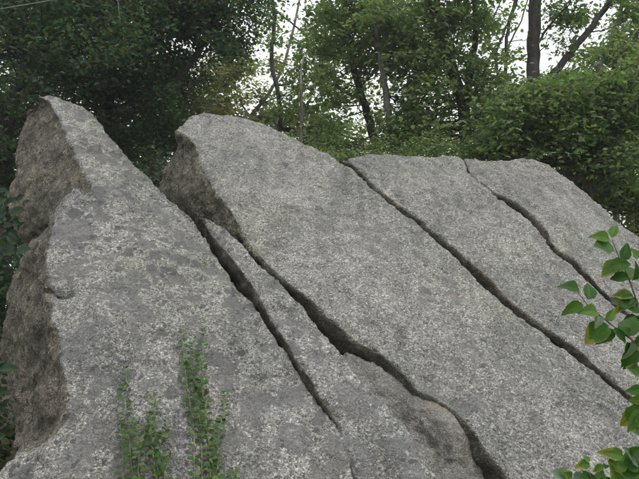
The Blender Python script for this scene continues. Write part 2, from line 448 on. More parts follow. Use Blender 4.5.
    for pl, wpx, dep in cracks:
        pl = np.array(pl, float); best = np.full(nv, 1e9)
        for a, b in zip(pl[:-1], pl[1:]):
            ab = b - a; L2 = ab @ ab
            u = np.clip(((px - a[0]) * ab[0] + (py - a[1]) * ab[1]) / L2, 0, 1)
            best = np.minimum(best, np.hypot(px - a[0] - u * ab[0], py - a[1] - u * ab[1]))
        wob = 1 + .35 * vnoise(co, 7, 51)
        d -= dep * np.clip(1 - best / (wpx * wob), 0, 1) ** .7 * (flat > .3)
    for (cx, cy, rx, ry, ang, dep) in dents:
        c_, s_ = math.cos(ang), math.sin(ang)
        u = ((px - cx) * c_ + (py - cy) * s_) / rx; v = (-(px - cx) * s_ + (py - cy) * c_) / ry
        d -= dep * np.clip(1.3 - np.hypot(u, v) - .3 * vnoise(co, 9, 61), 0, 1) * (flat > .2)
    co = co + nr * d[:, None]
    org = np.array([co[:, 0].mean(), co[:, 1].mean(), co[:, 2].min()])
    me.vertices.foreach_set('co', (co - org).astype(np.float32).ravel()); me.update()
    at = me.attributes.new('stain', 'FLOAT', 'POINT'); at.data.foreach_set('value', st.astype(np.float32))
    jsa = me.attributes.new('joint_shade', 'FLOAT', 'POINT')      # shade between the slabs, painted dark on the joint walls
    jsa.data.foreach_set('value', (np.clip((.8 - flat) / .4, 0, 1) * np.clip((near + 1.0) / 3, 0, 1) * (1 - wE) * (py > 160)).astype(np.float32))
    me.polygons.foreach_set('use_smooth', [True] * len(me.polygons))
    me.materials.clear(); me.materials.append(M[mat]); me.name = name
    ob = link('granite_slab', me, loc=org)
    tag(ob, label, 'rock', 'split granite slabs of the outcrop')
    SLABS.append(ob)
    print(name, nv)
    return ob

# slab 1: the tall left one ------------------------------------------------
EF = [((37.5, 95.5), (35.5, 98.5, 7.62)), ((46, 99), (28, 106, 7.82)), ((52, 104), (25, 112, 7.85)), ((56, 113), (23, 120, 7.85)), ((62, 120), (21, 130, 7.8)),
      ((66, 129), (20, 140, 7.75)), ((68, 139), (19, 150, 7.7)), ((73, 148), (15, 163, 7.65)), ((78, 157), (12, 173, 7.6)),
      ((83, 167), (10, 183, 7.55)), ((88, 177), (9, 197, 7.5)), ((93, 188), (8, 215, 7.4)), ((92, 198), (12, 232, 7.3)), ((88, 208), (18, 240, 7.2)),
      ((85, 198), None), ((82, 191), None), ((76, 188), None), ((66, 198), (58, 209, 6.0)), ((53, 216), (46, 226, 5.98)), ((46, 236), (30, 246, 5.95)),
      ((46, 253), (19, 264, 5.95)), ((48, 280), (12, 283, 5.95)), ((50, 300), (7, 301, 5.9)), ((51, 320), (3, 322, 5.85)),
      ((58, 337), (1, 345, 5.75)), ((62, 352), (3, 365, 5.65)), ((65, 372), (8, 386, 5.5)), ((68, 396), (13, 406, 5.35)),
      ((70, 416), (16, 426, 5.2)), ((64, 431), (18, 442, 5.0)), ((48, 442), (20, 452, 4.7)), ((22, 457), None), ((4, 472), None),
      ((-18, 486), None), ((-50, 510), None), ((-90, 560), None), ((-110, 640), None), ((60, 660), None), ((250, 662), None), ((470, 660), None),
      ((462, 600), None), ((420, 545), None), ((389, 499), None), ((364, 465), None), ((348, 438), None), ((337, 426), None), ((326, 412), None), ((315, 396), None),
      ((302, 378), None), ((294, 364), None), ((286, 350), None), ((278, 341), None), ((266, 322), None), ((255, 305), None), ((240, 286), None), ((224, 264.5), None),
      ((212, 246), None), ((204, 231.5), None), ((197.5, 217), None), ((190, 212), None), ((178, 203), None), ((168, 196), None), ((160, 189), None),
      ((147, 176), None), ((133, 164.5), None), ((120, 149), None), ((110, 138), None), ((104, 129), None), ((97, 119), None), ((92, 113), None),
      ((82, 106), None), ((72, 102), None), ((60, 96.5), None), ((50, 94), None), ((41, 94), None)]
slab('slab_left', [f for f, b in EF],
     [(40, 96, .42), (62, 98, .5), (90, 115, .62), (120, 150, .6), (160, 190, .45), (197, 217, .25), (55, 112, .36), (70, 140, .26), (92, 185, .08), (110, 200, .04),
      (60, 230, .12), (48, 260, .10), (50, 330, .10), (66, 400, .12), (60, 435, .22), (10, 470, .35), (-60, 520, .5), (150, 260, -.04), (150, 400, -.05),
      (260, 340, .0), (300, 440, -.03), (110, 320, -.06), (330, 560, 0), (100, 600, 0), (-80, 600, .3)],
     'tallest left slab of grey granite with brown broken end, vines climbing its face',
     back={i: b for i, (f, b) in enumerate(EF) if b}, T=1.1, seed=1, mat='rock_lichen',
     cracks=[([(46, 292), (54, 289), (62, 290), (71, 293)], 3.0, .075), ([(92, 113), (100, 122), (106, 134)], 1.6, .03)],
     dents=[(62, 292, 13, 5, -.15, .07), (200, 245, 20, 8, .8, -.015)])

# sliver between slab 1 and slab 2 ----------------------------------------
SV = [(197, 214), (209.5, 217), (225, 226), (238, 238.5), (248, 249.5), (262.5, 266.5), (278, 282), (294, 298), (309.5, 313.5), (325, 332), (338, 346), (348, 360),
      (362, 378), (379, 393), (390, 407), (403, 421), (414, 440), (427, 457), (441, 478), (462, 510), (490, 560), (520, 640),
      (466, 640), (460, 600), (415, 549), (379, 505), (354, 471), (342, 442), (339.5, 426), (329, 410), (319, 394), (308, 376.5), (297.5, 360), (285.5, 338.5), (271, 320), (263, 302), (248, 280),
      (232, 258), (219.5, 245), (209, 231), (202, 220)]
slab('slab_sliver', SV, [(200, 216, .34), (240, 245, .08), (300, 320, -.03), (345, 370, -.09), (400, 440, -.15), (430, 478, -.15), (375, 400, -.12), (480, 600, -.05), (340, 440, -.01), (370, 490, 0)],
     'long narrow sliver of granite wedged between the left slab and the wide middle slab', T=.55, seed=2, smooth=4, mat='rock_lichen',
     dents=[(340, 380, 8, 5, .6, .01)])

# wedge boulder ------------------------------------------------------------
WB = [(346, 352), (358, 357), (370, 361), (384, 369), (397, 379), (411, 388), (427, 393), (444, 401), (456, 410), (468, 426), (476, 441), (482, 458), (486, 480), (488, 520), (486, 560),
      (440, 560), (415, 520), (392, 478), (376, 446), (362, 420), (350, 396), (344, 370)]
slab('wedge', WB, [(350, 356, .22), (372, 372, .14), (400, 383, .10), (427, 396, .03), (446, 404, .02), (466, 424, .05), (484, 470, .20), (400, 420, .30), (385, 400, .26), (412, 430, .28), (422, 446, .28), (390, 395, .20), (420, 408, .06), (436, 420, .0), (452, 430, .0), (440, 478, .30), (430, 462, .22), (452, 448, .07), (466, 466, .17), (455, 475, .24), (460, 540, .6), (375, 395, .16)],
     'small rounded wedge of brownish granite caught low in the gap under the middle slab', T=.5, seed=3, smooth=5, voxel=.016, amp=.85, grow=1.2, mat='rock_warm')

# slab 2: the wide middle one ----------------------------------------------
E2 = [((180, 131), (178, 135, 7.6)), ((189, 135), (176.5, 145, 7.7)), ((195, 144), (173, 154, 7.75)), ((200, 159), (168.5, 166, 7.75)), ((205, 170), (165, 174, 7.7)),
      ((209.5, 178), (162, 182, 7.65)), ((216, 191), (158, 192, 7.6)), ((224, 201), (160, 208, 7.5)), ((231.5, 213), (178, 226, 7.2)), ((239, 226), (198, 243, 6.9)),
      ((246, 237), (222, 258, 6.5)), ((251, 244), None), ((266, 262), None), ((281, 276), None), ((300, 290.5), None), ((316, 303), None), ((326, 316), None), ((342, 328.5), None), ((360, 343.5), None),
      ((375, 350.5), None), ((390, 360.5), None), ((407, 376), None), ((418, 390), None), ((432, 396), None), ((452, 408), None), ((466, 421), None), ((477, 435), None), ((486, 450), None),
      ((500, 466), None), ((509, 479), None), ((530, 520), None), ((560, 600), None), ((575, 660), None), ((720, 660), None), ((760, 560), None), ((735, 490), None), ((680, 440), None), ((645, 413), None), ((626, 398.5), None),
      ((608, 382), None), ((589, 368), None), ((567, 351), None), ((547, 335), None), ((529, 324.5), None), ((514, 313), None), ((500, 301.5), None), ((486.5, 288), None), ((477, 279), None),
      ((461.5, 264.5), None), ((446, 250.5), None), ((430, 235), None), ((414.5, 224), None), ((399, 213), None), ((383, 199), None), ((367.5, 183), None), ((352, 170.5), None), ((340, 161), None),
      ((325, 152.5), None), ((303, 143.5), None), ((288, 135.5), None), ((269, 126.5), None), ((250, 119.5), None), ((241, 117.5), None), ((222, 116.5), None), ((200, 115), None), ((191, 117), None), ((185, 122.5), None)]
slab('slab_middle', [f for f, b in E2],
     [(200, 118, .5), (250, 122, .6), (290, 140, .55), (335, 162, .35), (370, 187, .05), (190, 135, .18), (230, 200, -.02), (250, 160, .12), (300, 290, .0), (400, 280, -.05), (430, 395, .0),
      (500, 420, -.06), (600, 380, 0), (300, 220, 0), (450, 250, 0), (510, 480, .03), (600, 560, 0)],
     'widest slab of grey granite, in the middle, with an overhanging brown end and lower edge', back={i: b for i, (f, b) in enumerate(E2) if b}, T=1.2, seed=4,
     cracks=[([(283, 163), (292, 171), (305, 182)], 1.5, .028), ([(310, 186), (322, 195), (334, 203)], 1.0, .012)],
     dents=[(420, 182, 1, 1, 0, 0)])

# slab 3 -------------------------------------------------------------------
S3 = [(345, 160), (358, 167.5), (371, 180.5), (386, 194.5), (399, 203.5), (414.5, 214.5), (430, 227), (443, 238), (458, 249), (471, 261.5), (486.5, 274), (496, 283),
      (507, 297), (526, 311.5), (544, 325), (559, 335), (573, 345.5), (581, 350), (594, 363), (608, 375), (621, 387), (631, 394.5), (650, 409), (700, 445), (760, 500), (800, 540), (850, 520), (830, 460), (740, 380),
      (660, 337), (639, 324), (625.5, 312), (611, 300), (599, 288.5), (587, 279), (574, 265), (565, 257.5), (559, 253), (549, 243.5), (543, 236), (528, 221), (516, 210.5), (500, 199), (494, 192.5), (488, 187.5), (478, 181), (469.2, 172), (463.4, 160),
      (459, 157.6), (440, 156.6), (425, 158.5), (410, 157), (390, 155), (365, 155), (352, 157)]
slab('slab_third', S3, [(350, 158, .22), (400, 157, .42), (455, 159, .42), (400, 185, .08), (470, 190, .1), (500, 250, 0), (560, 300, 0), (620, 350, 0), (740, 440, 0)],
     'third granite slab, between the long open crack and the thinner crack on its right', T=1.1, seed=5,
     cracks=[([(501, 199), (490, 204), (476, 211), (470, 217)], 1.4, .025), ([(548, 318), (556, 323), (562, 330)], 1.2, .02)],
     dents=[(480, 196, 13, 5, .75, .02)])

# slab 4 -------------------------------------------------------------------
S4 = [(465.0, 158), (470.6, 170.6), (479.2, 179.8), (489.4, 186.4), (495.5, 190.8), (503, 193.6), (521, 203.5), (533, 213.5), (547, 228), (552, 237), (552.4, 242), (560, 250.8), (567.6, 254), (577, 260.2), (592, 277.5), (600, 286), (612, 297.5), (626.5, 310), (640, 321.5),
      (661, 335), (741, 378), (831, 458), (860, 440), (800, 350), (720, 290), (670, 257), (639, 237), (626, 228), (618, 222), (609, 213), (600, 204), (586, 193), (574, 184.5), (559, 175), (547, 166.5), (536, 162.5), (518, 160.5),
      (495, 160), (477, 158)]
slab('slab_right', S4, [(466, 160, .42), (520, 163, .55), (560, 178, .6), (600, 206, .6), (640, 238, .55), (720, 290, .5), (500, 185, .12), (560, 225, .1), (600, 270, 0), (640, 300, 0), (800, 400, .1)],
     'last granite slab on the right, its smooth crest sloping down behind the leafy twigs', T=1.0, seed=6,
     cracks=[([(520, 176), (533, 181), (542, 187)], 1.3, .02)])

# ------------------------------------------------------------ tubes and leaves
def tube_arrays(path, r0, r1, sides=6, pw=1.0):
    path = np.asarray(path, float); n = len(path)
    T_ = np.gradient(path, axis=0); T_ /= np.linalg.norm(T_, axis=1)[:, None] + 1e-9
    ref = np.array([.31, .95, .05]); vs_ = []
    for i in range(n):
        a = np.cross(T_[i], ref); a /= np.linalg.norm(a) + 1e-9; b = np.cross(T_[i], a)
        rr = r0 + (r1 - r0) * (i / (n - 1)) ** pw
        for k in range(sides):
            t_ = 2 * math.pi * k / sides
            vs_.append(path[i] + rr * (a * math.cos(t_) + b * math.sin(t_)))
    f = []
    for i in range(n - 1):
        for k in range(sides):
            k2 = (k + 1) % sides
            f.append((i * sides + k, i * sides + k2, (i + 1) * sides + k2, (i + 1) * sides + k))
    vs_.append(path[-1]); tip = len(vs_) - 1
    for k in range(sides):
        k2 = (k + 1) % sides; f.append(((n - 1) * sides + k, (n - 1) * sides + k2, tip, tip))
    return np.array(vs_), np.array(f)

def smooth_path(pts, sub=5, jit=0.0, rng=None):
    pts = np.asarray(pts, float)
    if len(pts) < 3:
        out = [pts[0] + (pts[1] - pts[0]) * t_ for t_ in np.linspace(0, 1, sub + 1)]
    else:
        e = np.vstack([2 * pts[0] - pts[1], pts, 2 * pts[-1] - pts[-2]]); out = []
        for i in range(1, len(e) - 2):
            for t_ in np.linspace(0, 1, sub, endpoint=False):
                a, b, c, d = e[i - 1], e[i], e[i + 1], e[i + 2]
                out.append(.5 * ((2 * b) + (-a + c) * t_ + (2 * a - 5 * b + 4 * c - d) * t_ ** 2 + (-a + 3 * b - 3 * c + d) * t_ ** 3))
        out.append(e[-2])
    out = np.array(out)
    if jit and rng is not None: out[1:-1] += rng.normal(0, jit, out[1:-1].shape)
    return out

class Tubes:
    def __init__(s): s.v = []; s.f = []; s.n = 0
    def add(s, path, r0, r1, sides=6, pw=1.0):
        v, f = tube_arrays(path, r0, r1, sides, pw); s.v.append(v); s.f.append(f + s.n); s.n += len(v)
    def quads(s):
        return np.vstack(s.v), np.vstack(s.f)
    def mesh(s, name, mat, origin=(0, 0, 0)):
        v = np.vstack(s.v) - np.asarray(origin); f = np.vstack(s.f)
        me = bpy.data.meshes.new(name)
        fl = [tuple(q) if q[2] != q[3] else (q[0], q[1], q[2]) for q in f.tolist()]
        me.from_pydata(v.tolist(), [], fl); me.update(); me.materials.append(mat)
        me.polygons.foreach_set('use_smooth', [True] * len(me.polygons)); return me

def leaf_cloud(cent, size, rng, shape='diamond', droop=.35, aim=None):
    """one small folded leaf at every point"""
    n = len(cent); s = size * rng.uniform(.65, 1.25, n)
    th = rng.uniform(0, 2 * math.pi, n)
    dirv = np.stack([np.cos(th), np.sin(th), rng.normal(-droop, .35, n)], 1)
    dirv /= np.linalg.norm(dirv, axis=1)[:, None]
    up = np.stack([rng.normal(0, .75, n), rng.normal(-.35, .75, n), np.ones(n)], 1)
    side = np.cross(dirv, up); side /= np.linalg.norm(side, axis=1)[:, None] + 1e-9
    nrm = np.cross(side, dirv)
    def pt(a, b, c): return cent + dirv * (a * s)[:, None] + side * (b * s)[:, None] + nrm * (c * s)[:, None]
    if shape == 'diamond':
        V_ = np.stack([pt(0, 0, 0), pt(.5, .3, .1), pt(1, 0, -.06), pt(.45, -.3, .1)], 1)
        F_ = np.array([[0, 1, 2], [0, 2, 3]])
    elif shape == 'oval':
        V_ = np.stack([pt(0, 0, 0), pt(.25, .27, .07), pt(.65, .27, .06), pt(1, 0, -.1), pt(.65, -.27, .06), pt(.25, -.27, .07)], 1)
        F_ = np.array([[0, 1, 3], [1, 2, 3], [0, 3, 5], [3, 4, 5]])
    else:   # lobed oak leaf
        V_ = np.stack([pt(0, 0, 0), pt(.28, .26, .08), pt(.38, .11, .03), pt(.62, .33, .08), pt(.72, .12, .02), pt(1.05, 0, -.12),
                       pt(.72, -.12, .02), pt(.62, -.33, .08), pt(.38, -.11, .03), pt(.28, -.26, .08)], 1)
        F_ = np.array([[0, 1, 2], [0, 2, 8], [0, 8, 9], [2, 3, 4], [2, 4, 6], [2, 6, 8], [8, 6, 7], [4, 5, 6]])
    k = V_.shape[1]
    F = (F_[None] + (np.arange(n) * k)[:, None, None]).reshape(-1, 3)
    return V_.reshape(-1, 3), F

def px_point(x, y, d): return P(x, y, d)

def tree(name, d, trunk, r0, r1, blobs, leaf_mat, leaf_size, label, bark='bark', branches=(), shape='oval', seed=1, per=0, cr=.34, cat='tree', limb=.028, group='trees standing behind the outcrop', branch_part=True):
    """trunk: photo points of the trunk at distance d, from the top down; blobs: (x, y, rx, ry, number of leaf clumps, depth spread)"""
    if not per: per = 110 if leaf_mat == 'leaf_dark' else 66
    rng = np.random.default_rng(seed)
    tp = [P(x, y, d + e) for x, y, e in [(t + (0,))[:3] for t in trunk]][::-1]
    foot = tp[0].copy(); zg = float(gz(foot[0], foot[1]))
    if foot[2] > zg: tp = [np.array([foot[0] + rng.normal(0, .08), foot[1], zg - .25])] + tp
    base = np.array([tp[0][0], tp[0][1], zg])
    root = empty(name, base); tag(root, label, cat, group)
    tb = Tubes(); mp = smooth_path(tp, 5, .012, rng); tb.add(mp, r0, r1, 9, .9)
    # root flare
    link('trunk', tb.mesh('trunk', M[bark], base), root, (0, 0, 0))
    nodes = [mp]
    for pts, a, b in branches:
        bt = Tubes(); bp_ = smooth_path([P(*((q + (d,))[:3])) for q in pts], 5, .012, rng); bt.add(bp_, a, b, 7)
        link('branch', bt.mesh('branch', M[bark], base), root, (0, 0, 0)); nodes.append(bp_)
    allp = np.vstack(nodes)
    if blobs:
        cs = []
        for x, y, rx, ry, num, dd in blobs:
            a = rng.uniform(0, 2 * math.pi, num); rr = np.sqrt(rng.uniform(0, 1, num))
            for i in range(num):
                cs.append(P(x + rx * rr[i] * math.cos(a[i]), y + ry * rr[i] * math.sin(a[i]), d + rng.uniform(-dd, dd)))
        cs = np.array(cs)
        lt = Tubes(); pts = []
        for c in cs:
            dist = np.linalg.norm(allp - c, axis=1) + np.maximum(0, allp[:, 2] - c[2]) * 1.5
            k = int(np.argmin(dist)); s_ = allp[k]
            mid = (s_ + c) / 2 + np.array([0, 0, -.08 * np.linalg.norm(c - s_)]) + rng.normal(0, .06, 3)
            L = np.linalg.norm(c - s_)
            pa = smooth_path([s_, mid, c], 3); lt.add(pa, min(limb, .008 + .012 * L), .006, 4)
            # fine twigs with leaf sprays
            m = 5; tips = c + rng.normal(0, 1, (m, 3)) * np.array([cr, cr, cr * .5])
            for tpp in tips:
                lt.add(np.array([c, (c + tpp) / 2 + rng.normal(0, .03, 3), tpp]), .006, .003, 3)
                kk = int(per / m * rng.uniform(.5, 1.5))
                u = rng.uniform(.1, 1.1, kk)[:, None]
                pts.append(c + (tpp - c) * u + rng.normal(0, 1, (kk, 3)) * np.array([.12, .12, .07]) * cr / .34)
        pts = np.vstack(pts)
        link('limbs', lt.mesh('limbs', M[bark], base), root, (0, 0, 0))['kind'] = 'stuff'
        v, f = leaf_cloud(pts, leaf_size, rng, shape)
        link('crown', np_mesh('crown', v - base, f, M[leaf_mat], smooth=False), root, (0, 0, 0))
    return root

# --- left, dark and near
tree('leafy_tree', 11, [(30, -60), (24, -10), (23, 20), (22, 45), (26, 62), (20, 85), (9, 112), (5, 150), (4, 220)], .15, .07,
     [(10, 40, 60, 110, 60, 1.6), (60, -30, 70, 50, 40, 1.5), (-60, 60, 60, 140, 50, 1.6), (25, 190, 30, 60, 18, .7), (-20, 240, 50, 90, 30, 1), (80, 40, 45, 50, 26, 1.2)], 'leaf_dark', .088,
     'dark shaded tree with a crooked trunk rising behind the left tip of the outcrop', seed=1,
     branches=[([(26, 62), (50, 40), (80, 22), (118, 2, 10.5), (160, -30, 10)], .03, .012)])
tree('leafy_tree', 13, [(122, -50), (118, 0), (112, 50), (110, 110), (108, 200)], .13, .07,
     [(110, 30, 75, 80, 85, 1.6), (140, 110, 55, 55, 42, 1.3), (100, 160, 50, 30, 22, 1), (60, 90, 40, 55, 28, 1.2), (165, 40, 40, 60, 26, 1.1)], 'leaf_dark', .088,
     'dense dark tree filling the view above the gap between the two pointed slabs', seed=2)
tree('leafy_tree', 12, [(158, 170), (165, 110), (178, 80), (198, 52), (212, 30), (226, 0), (240, -40)][::-1], .09, .05,
     [(215, 10, 45, 32, 46, 1.0), (225, 42, 26, 12, 10, .8), (180, 0, 40, 30, 26, 1), (178, 120, 25, 50, 16, .8), (252, -12, 22, 18, 8, .6)], 'leaf_dark', .088,
     'dark tree leaning over the second slab, its thin trunk slanting up through clear leaf sprays', seed=3,
     branches=[([(212, 30), (236, 18), (258, 12)], .02, .008), ([(198, 52), (222, 48), (238, 40)], .016, .007)])
tree('leafy_tree', 16, [(150, -40), (146, 40), (150, 120), (148, 230)], .14, .08,
     [(190, 95, 40, 45, 44, 1.4), (150, 120, 45, 50, 40, 1.4), (90, 70, 70, 80, 60, 1.4), (120, -10, 80, 50, 40, 1.2)], 'leaf_brown', .12,
     'brown tinged tree standing deeper in the wood behind the dark trees', seed=4)
# --- centre, paler and farther
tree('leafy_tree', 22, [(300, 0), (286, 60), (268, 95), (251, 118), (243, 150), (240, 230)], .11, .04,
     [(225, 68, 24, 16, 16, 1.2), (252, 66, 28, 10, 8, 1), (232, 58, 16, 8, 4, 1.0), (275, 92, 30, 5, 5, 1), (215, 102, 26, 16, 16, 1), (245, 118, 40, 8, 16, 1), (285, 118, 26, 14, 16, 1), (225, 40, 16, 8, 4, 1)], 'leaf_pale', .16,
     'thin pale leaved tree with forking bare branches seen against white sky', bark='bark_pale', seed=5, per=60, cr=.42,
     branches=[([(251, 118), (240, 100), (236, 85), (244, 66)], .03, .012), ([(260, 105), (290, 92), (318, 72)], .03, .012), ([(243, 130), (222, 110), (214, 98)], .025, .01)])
tree('leafy_tree', 19, [(268, -40), (275, 20), (272, 60), (280, 110), (282, 220)], .09, .05,
     [(270, 34, 9, 18, 7, .8), (262, -16, 40, 12, 14, 1), (312, 66, 22, 22, 18, 1.1), (325, 38, 22, 30, 20, 1.1), (305, 118, 35, 20, 22, 1), (325, 135, 26, 14, 16, .8)], 'leaf_mid', .14,
     'slender tree with olive clumps hanging in front of the brightest patch of sky', bark='bark', seed=6, per=60, cr=.34,
     branches=[([(275, 10), (300, 30), (322, 52), (335, 78)], .03, .012)])
# dead snag
sn = empty('dead_snag', P(300, 210, 14)); tag(sn, 'slim dead trunk with a bleached broken tip among the green crowns', 'dead tree')
tb = Tubes(); pa = smooth_path([P(300, 210, 14), P(301, 150, 14), P(302, 110, 14), P(301, 84, 14)], 4, .006, np.random.default_rng(3)); 
zz = float(gz(pa[0][0], pa[0][1])) - .2
pa = np.vstack([[pa[0][0], pa[0][1], zz], pa]); tb.add(pa, .05, .028, 7)
link('trunk', tb.mesh('trunk', M['bark_pale'], sn.location), sn, (0, 0, 0))
tb = Tubes(); tb.add(np.array([P(301, 84.5, 14), P(301.5, 70, 14), P(304, 58, 14), P(305.5, 53, 14)]), .03, .006, 7)
link('broken_tip', tb.mesh('broken_tip', M['dead'], sn.location), sn, (0, 0, 0))
tb = Tubes(); tb.add(np.array([P(301.5, 120, 14), P(308, 112, 14), P(313, 104, 14)]), .012, .004, 5)
link('branch', tb.mesh('branch', M['bark_pale'], sn.location), sn, (0, 0, 0))

tree('leafy_tree', 15, [(338, -40), (345, 10), (350, 45), (356, 75), (365, 105), (372, 130), (378, 158), (380, 230)], .135, .06,
     [(346, 20, 36, 42, 42, 1.2), (372, 50, 34, 30, 22, 1.2), (340, 108, 18, 26, 6, 1.0), (325, 80, 16, 24, 7, 1), (385, 0, 36, 30, 22, 1.2), (352, 148, 28, 8, 8, .8), (350, -40, 60, 24, 26, 1.2)], 'leaf_mid', .125,
     'tree whose dark leaning trunk rises straight out of the notch behind the middle slab', seed=7)
tree('leafy_tree', 13.6, [(372, -30), (377, 25), (380, 50), (386, 90), (391, 125), (398, 158), (400, 230)], .10, .055,
     [(392, 28, 28, 26, 20, 1), (414, 100, 14, 14, 6, .9), (386, 128, 6, 18, 2, .9), (412, 60, 20, 22, 12, .9), (415, 135, 28, 12, 12, .8)], 'leaf_mid', .125,
     'thinner grey trunked tree beside the dark leaning trunk, above the third slab', bark='bark_pale', seed=8)
tree('leafy_tree', 14, [(428, -40), (434, 10), (442, 40), (455, 75), (464, 105), (466, 130), (468, 160), (468, 230)], .17, .10,
     [(436, 78, 40, 40, 36, 1.2), (420, 125, 34, 22, 22, 1), (455, 10, 34, 28, 26, 1.2), (480, 50, 22, 40, 22, 1), (425, 30, 22, 32, 16, 1), (498, 110, 26, 22, 20, 1), (440, -30, 60, 24, 20, 1)], 'leaf_mid', .12,
     'stout forked tree behind the top of the third slab, its trunk dark where it forks', seed=9,
     branches=[([(466, 112), (470, 80), (476, 40), (476, 0), (478, -40)], .09, .05), ([(466, 125), (480, 112), (490, 98)], .03, .012)])
tree('leafy_tree', 16, [(528, -50), (517, 0), (509, 30), (506, 75), (506, 130), (506, 200)], .06, .035,
     [(500, 48, 14, 20, 5, .7), (488, 20, 12, 14, 4, .7), (505, 130, 28, 26, 24, 1), (520, 100, 20, 14, 12, .8), (512, -18, 26, 12, 8, .8)], 'leaf_mid', .12,
     'cluster of thin bare stems fanning up against the sky beside the straight trunk', seed=10,
     branches=[([(506, 110), (497, 60), (506, 30), (516, 0), (520, -40)], .04, .02), ([(506, 80), (508, 50), (522, 20), (535, -20)], .03, .014), ([(498, 60), (488, 35), (500, 5), (508, -30)], .03, .012),
               ([(508, 42), (524, 40), (534, 38)], .014, .006), ([(508, 58), (518, 48), (521, 44)], .01, .005)])
tree('leafy_tree', 13, [(537, -60), (536, -10), (535, 40), (535, 78), (537, 120), (538, 220)], .155, .12,
     [(570, 10, 24, 9, 7, .8), (560, 42, 14, 8, 3, .6), (540, -34, 70, 14, 16, 1), (610, -16, 40, 14, 10, 1), (625, 14, 18, 10, 4, .7), (556, 18, 12, 10, 3, .6)], 'leaf_oak', .125,
     'straight thick trunked oak with one heavy limb slanting up towards open sky', shape='oak', seed=11,
     branches=[([(538, 92), (556, 72), (576, 48), (598, 20), (616, -8), (630, -40)], .085, .05), ([(538, 45), (550, 26), (566, 8), (578, -12)], .03, .015), ([(588, 32), (606, 30), (624, 22)], .018, .007)])
# --- right, bright oak boughs
tree('leafy_tree', 10.5, [(600, 60), (596, 90), (592, 130), (590, 220)], .09, .04,
     [(560, 112, 60, 26, 60, .8), (610, 110, 40, 28, 36, .8), (600, 148, 44, 20, 36, .7), (575, 84, 14, 9, 5, .6), (628, 82, 16, 12, 8, .6), (548, 96, 14, 8, 6, .6), (500, 128, 16, 10, 8, .5), (530, 140, 40, 18, 28, .8), (500, 148, 24, 10, 12, .5), (632, 150, 30, 30, 24, .8), (520, 105, 24, 16, 16, .8)], 'leaf_oak', .105,
     'bright leafy oak spreading low boughs just behind the right hand crest of the rock', shape='oak', seed=12, per=64, cr=.30)
tree('leafy_tree', 18, [(625, -30), (622, 10), (615, 45), (616, 85), (618, 160), (618, 230)], .10, .05,
     [(610, 62, 28, 20, 20, 1), (632, 40, 18, 34, 18, 1), (580, 82, 30, 10, 16, 1), (600, 88, 40, 12, 22, 1), (640, 0, 20, 30, 12, 1), (560, 84, 24, 8, 8, 1)], 'leaf_mid', .14,
     'darker tree at the far right with a curving double trunk behind the bright oak', seed=13,
     branches=[([(617, 110), (628, 70), (636, 40), (642, 0), (650, -40)], .10, .06)])
tree('leafy_tree', 13, [(660, -20), (655, 60), (650, 140), (648, 260)], .12, .06,
     [(620, 185, 44, 30, 40, 1.2), (650, 220, 40, 36, 40, 1.2), (585, 178, 30, 14, 18, 1), (650, 100, 30, 60, 34, 1.2), (700, 120, 50, 110, 50, 1.2)], 'leaf_mid', .115,
     'dark dense tree low at the right edge where the last slab drops away', seed=14)
# low shrubs along the crest
def shrub(x, y, d, rx, ry, num, mat, size, label, seed, shape='oval', per=90, cr=.25):
    return tree('leafy_shrub', d, [(x, y - ry * .3), (x + 2, y + ry), (x, y + 60)], .035, .012, [(x, y, rx, ry, num, .6)], mat, size, label, shape=shape, seed=seed, per=per, cr=cr,
                cat='shrub', limb=.014, group='shrubs growing behind the crest')
shrub(440, 150, 10.8, 34, 10, 16, 'leaf_oak', .06, 'yellow green shrub showing just over the crest of the third slab', 21)
shrub(505, 152, 10.8, 34, 9, 20, 'leaf_oak', .06, 'small leaved light green shrub over the crest of the last slab', 22)
shrub(345, 158, 11.5, 26, 12, 12, 'leaf_mid', .065, 'green shrub in the dip between the middle slab and third slab', 23)
shrub(390, 158, 12.5, 40, 12, 16, 'leaf_mid', .065, 'shrub around the feet of the two leaning trunks', 24)
shrub(300, 150, 13.5, 40, 16, 20, 'leaf_mid', .07, 'shrub behind the long falling shoulder of the middle slab', 25)
shrub(160, 190, 10.5, 30, 30, 24, 'leaf_dark', .07, 'dark shrub filling the gap between the two pointed slabs', 26)
shrub(-30, 330, 7.4, 34, 110, 46, 'leaf_dark', .09, 'dark shrub in deep shade behind the brown end of the left slab', 28)
shrub(-40, 440, 6.2, 36, 60, 26, 'leaf_dark', .085, 'low dark shrub in the shade at the bottom left picture edge', 29)
shrub(560, 190, 12.5, 40, 14, 22, 'leaf_mid', .07, 'mid green shrub under the oak boughs behind the last slab', 27)

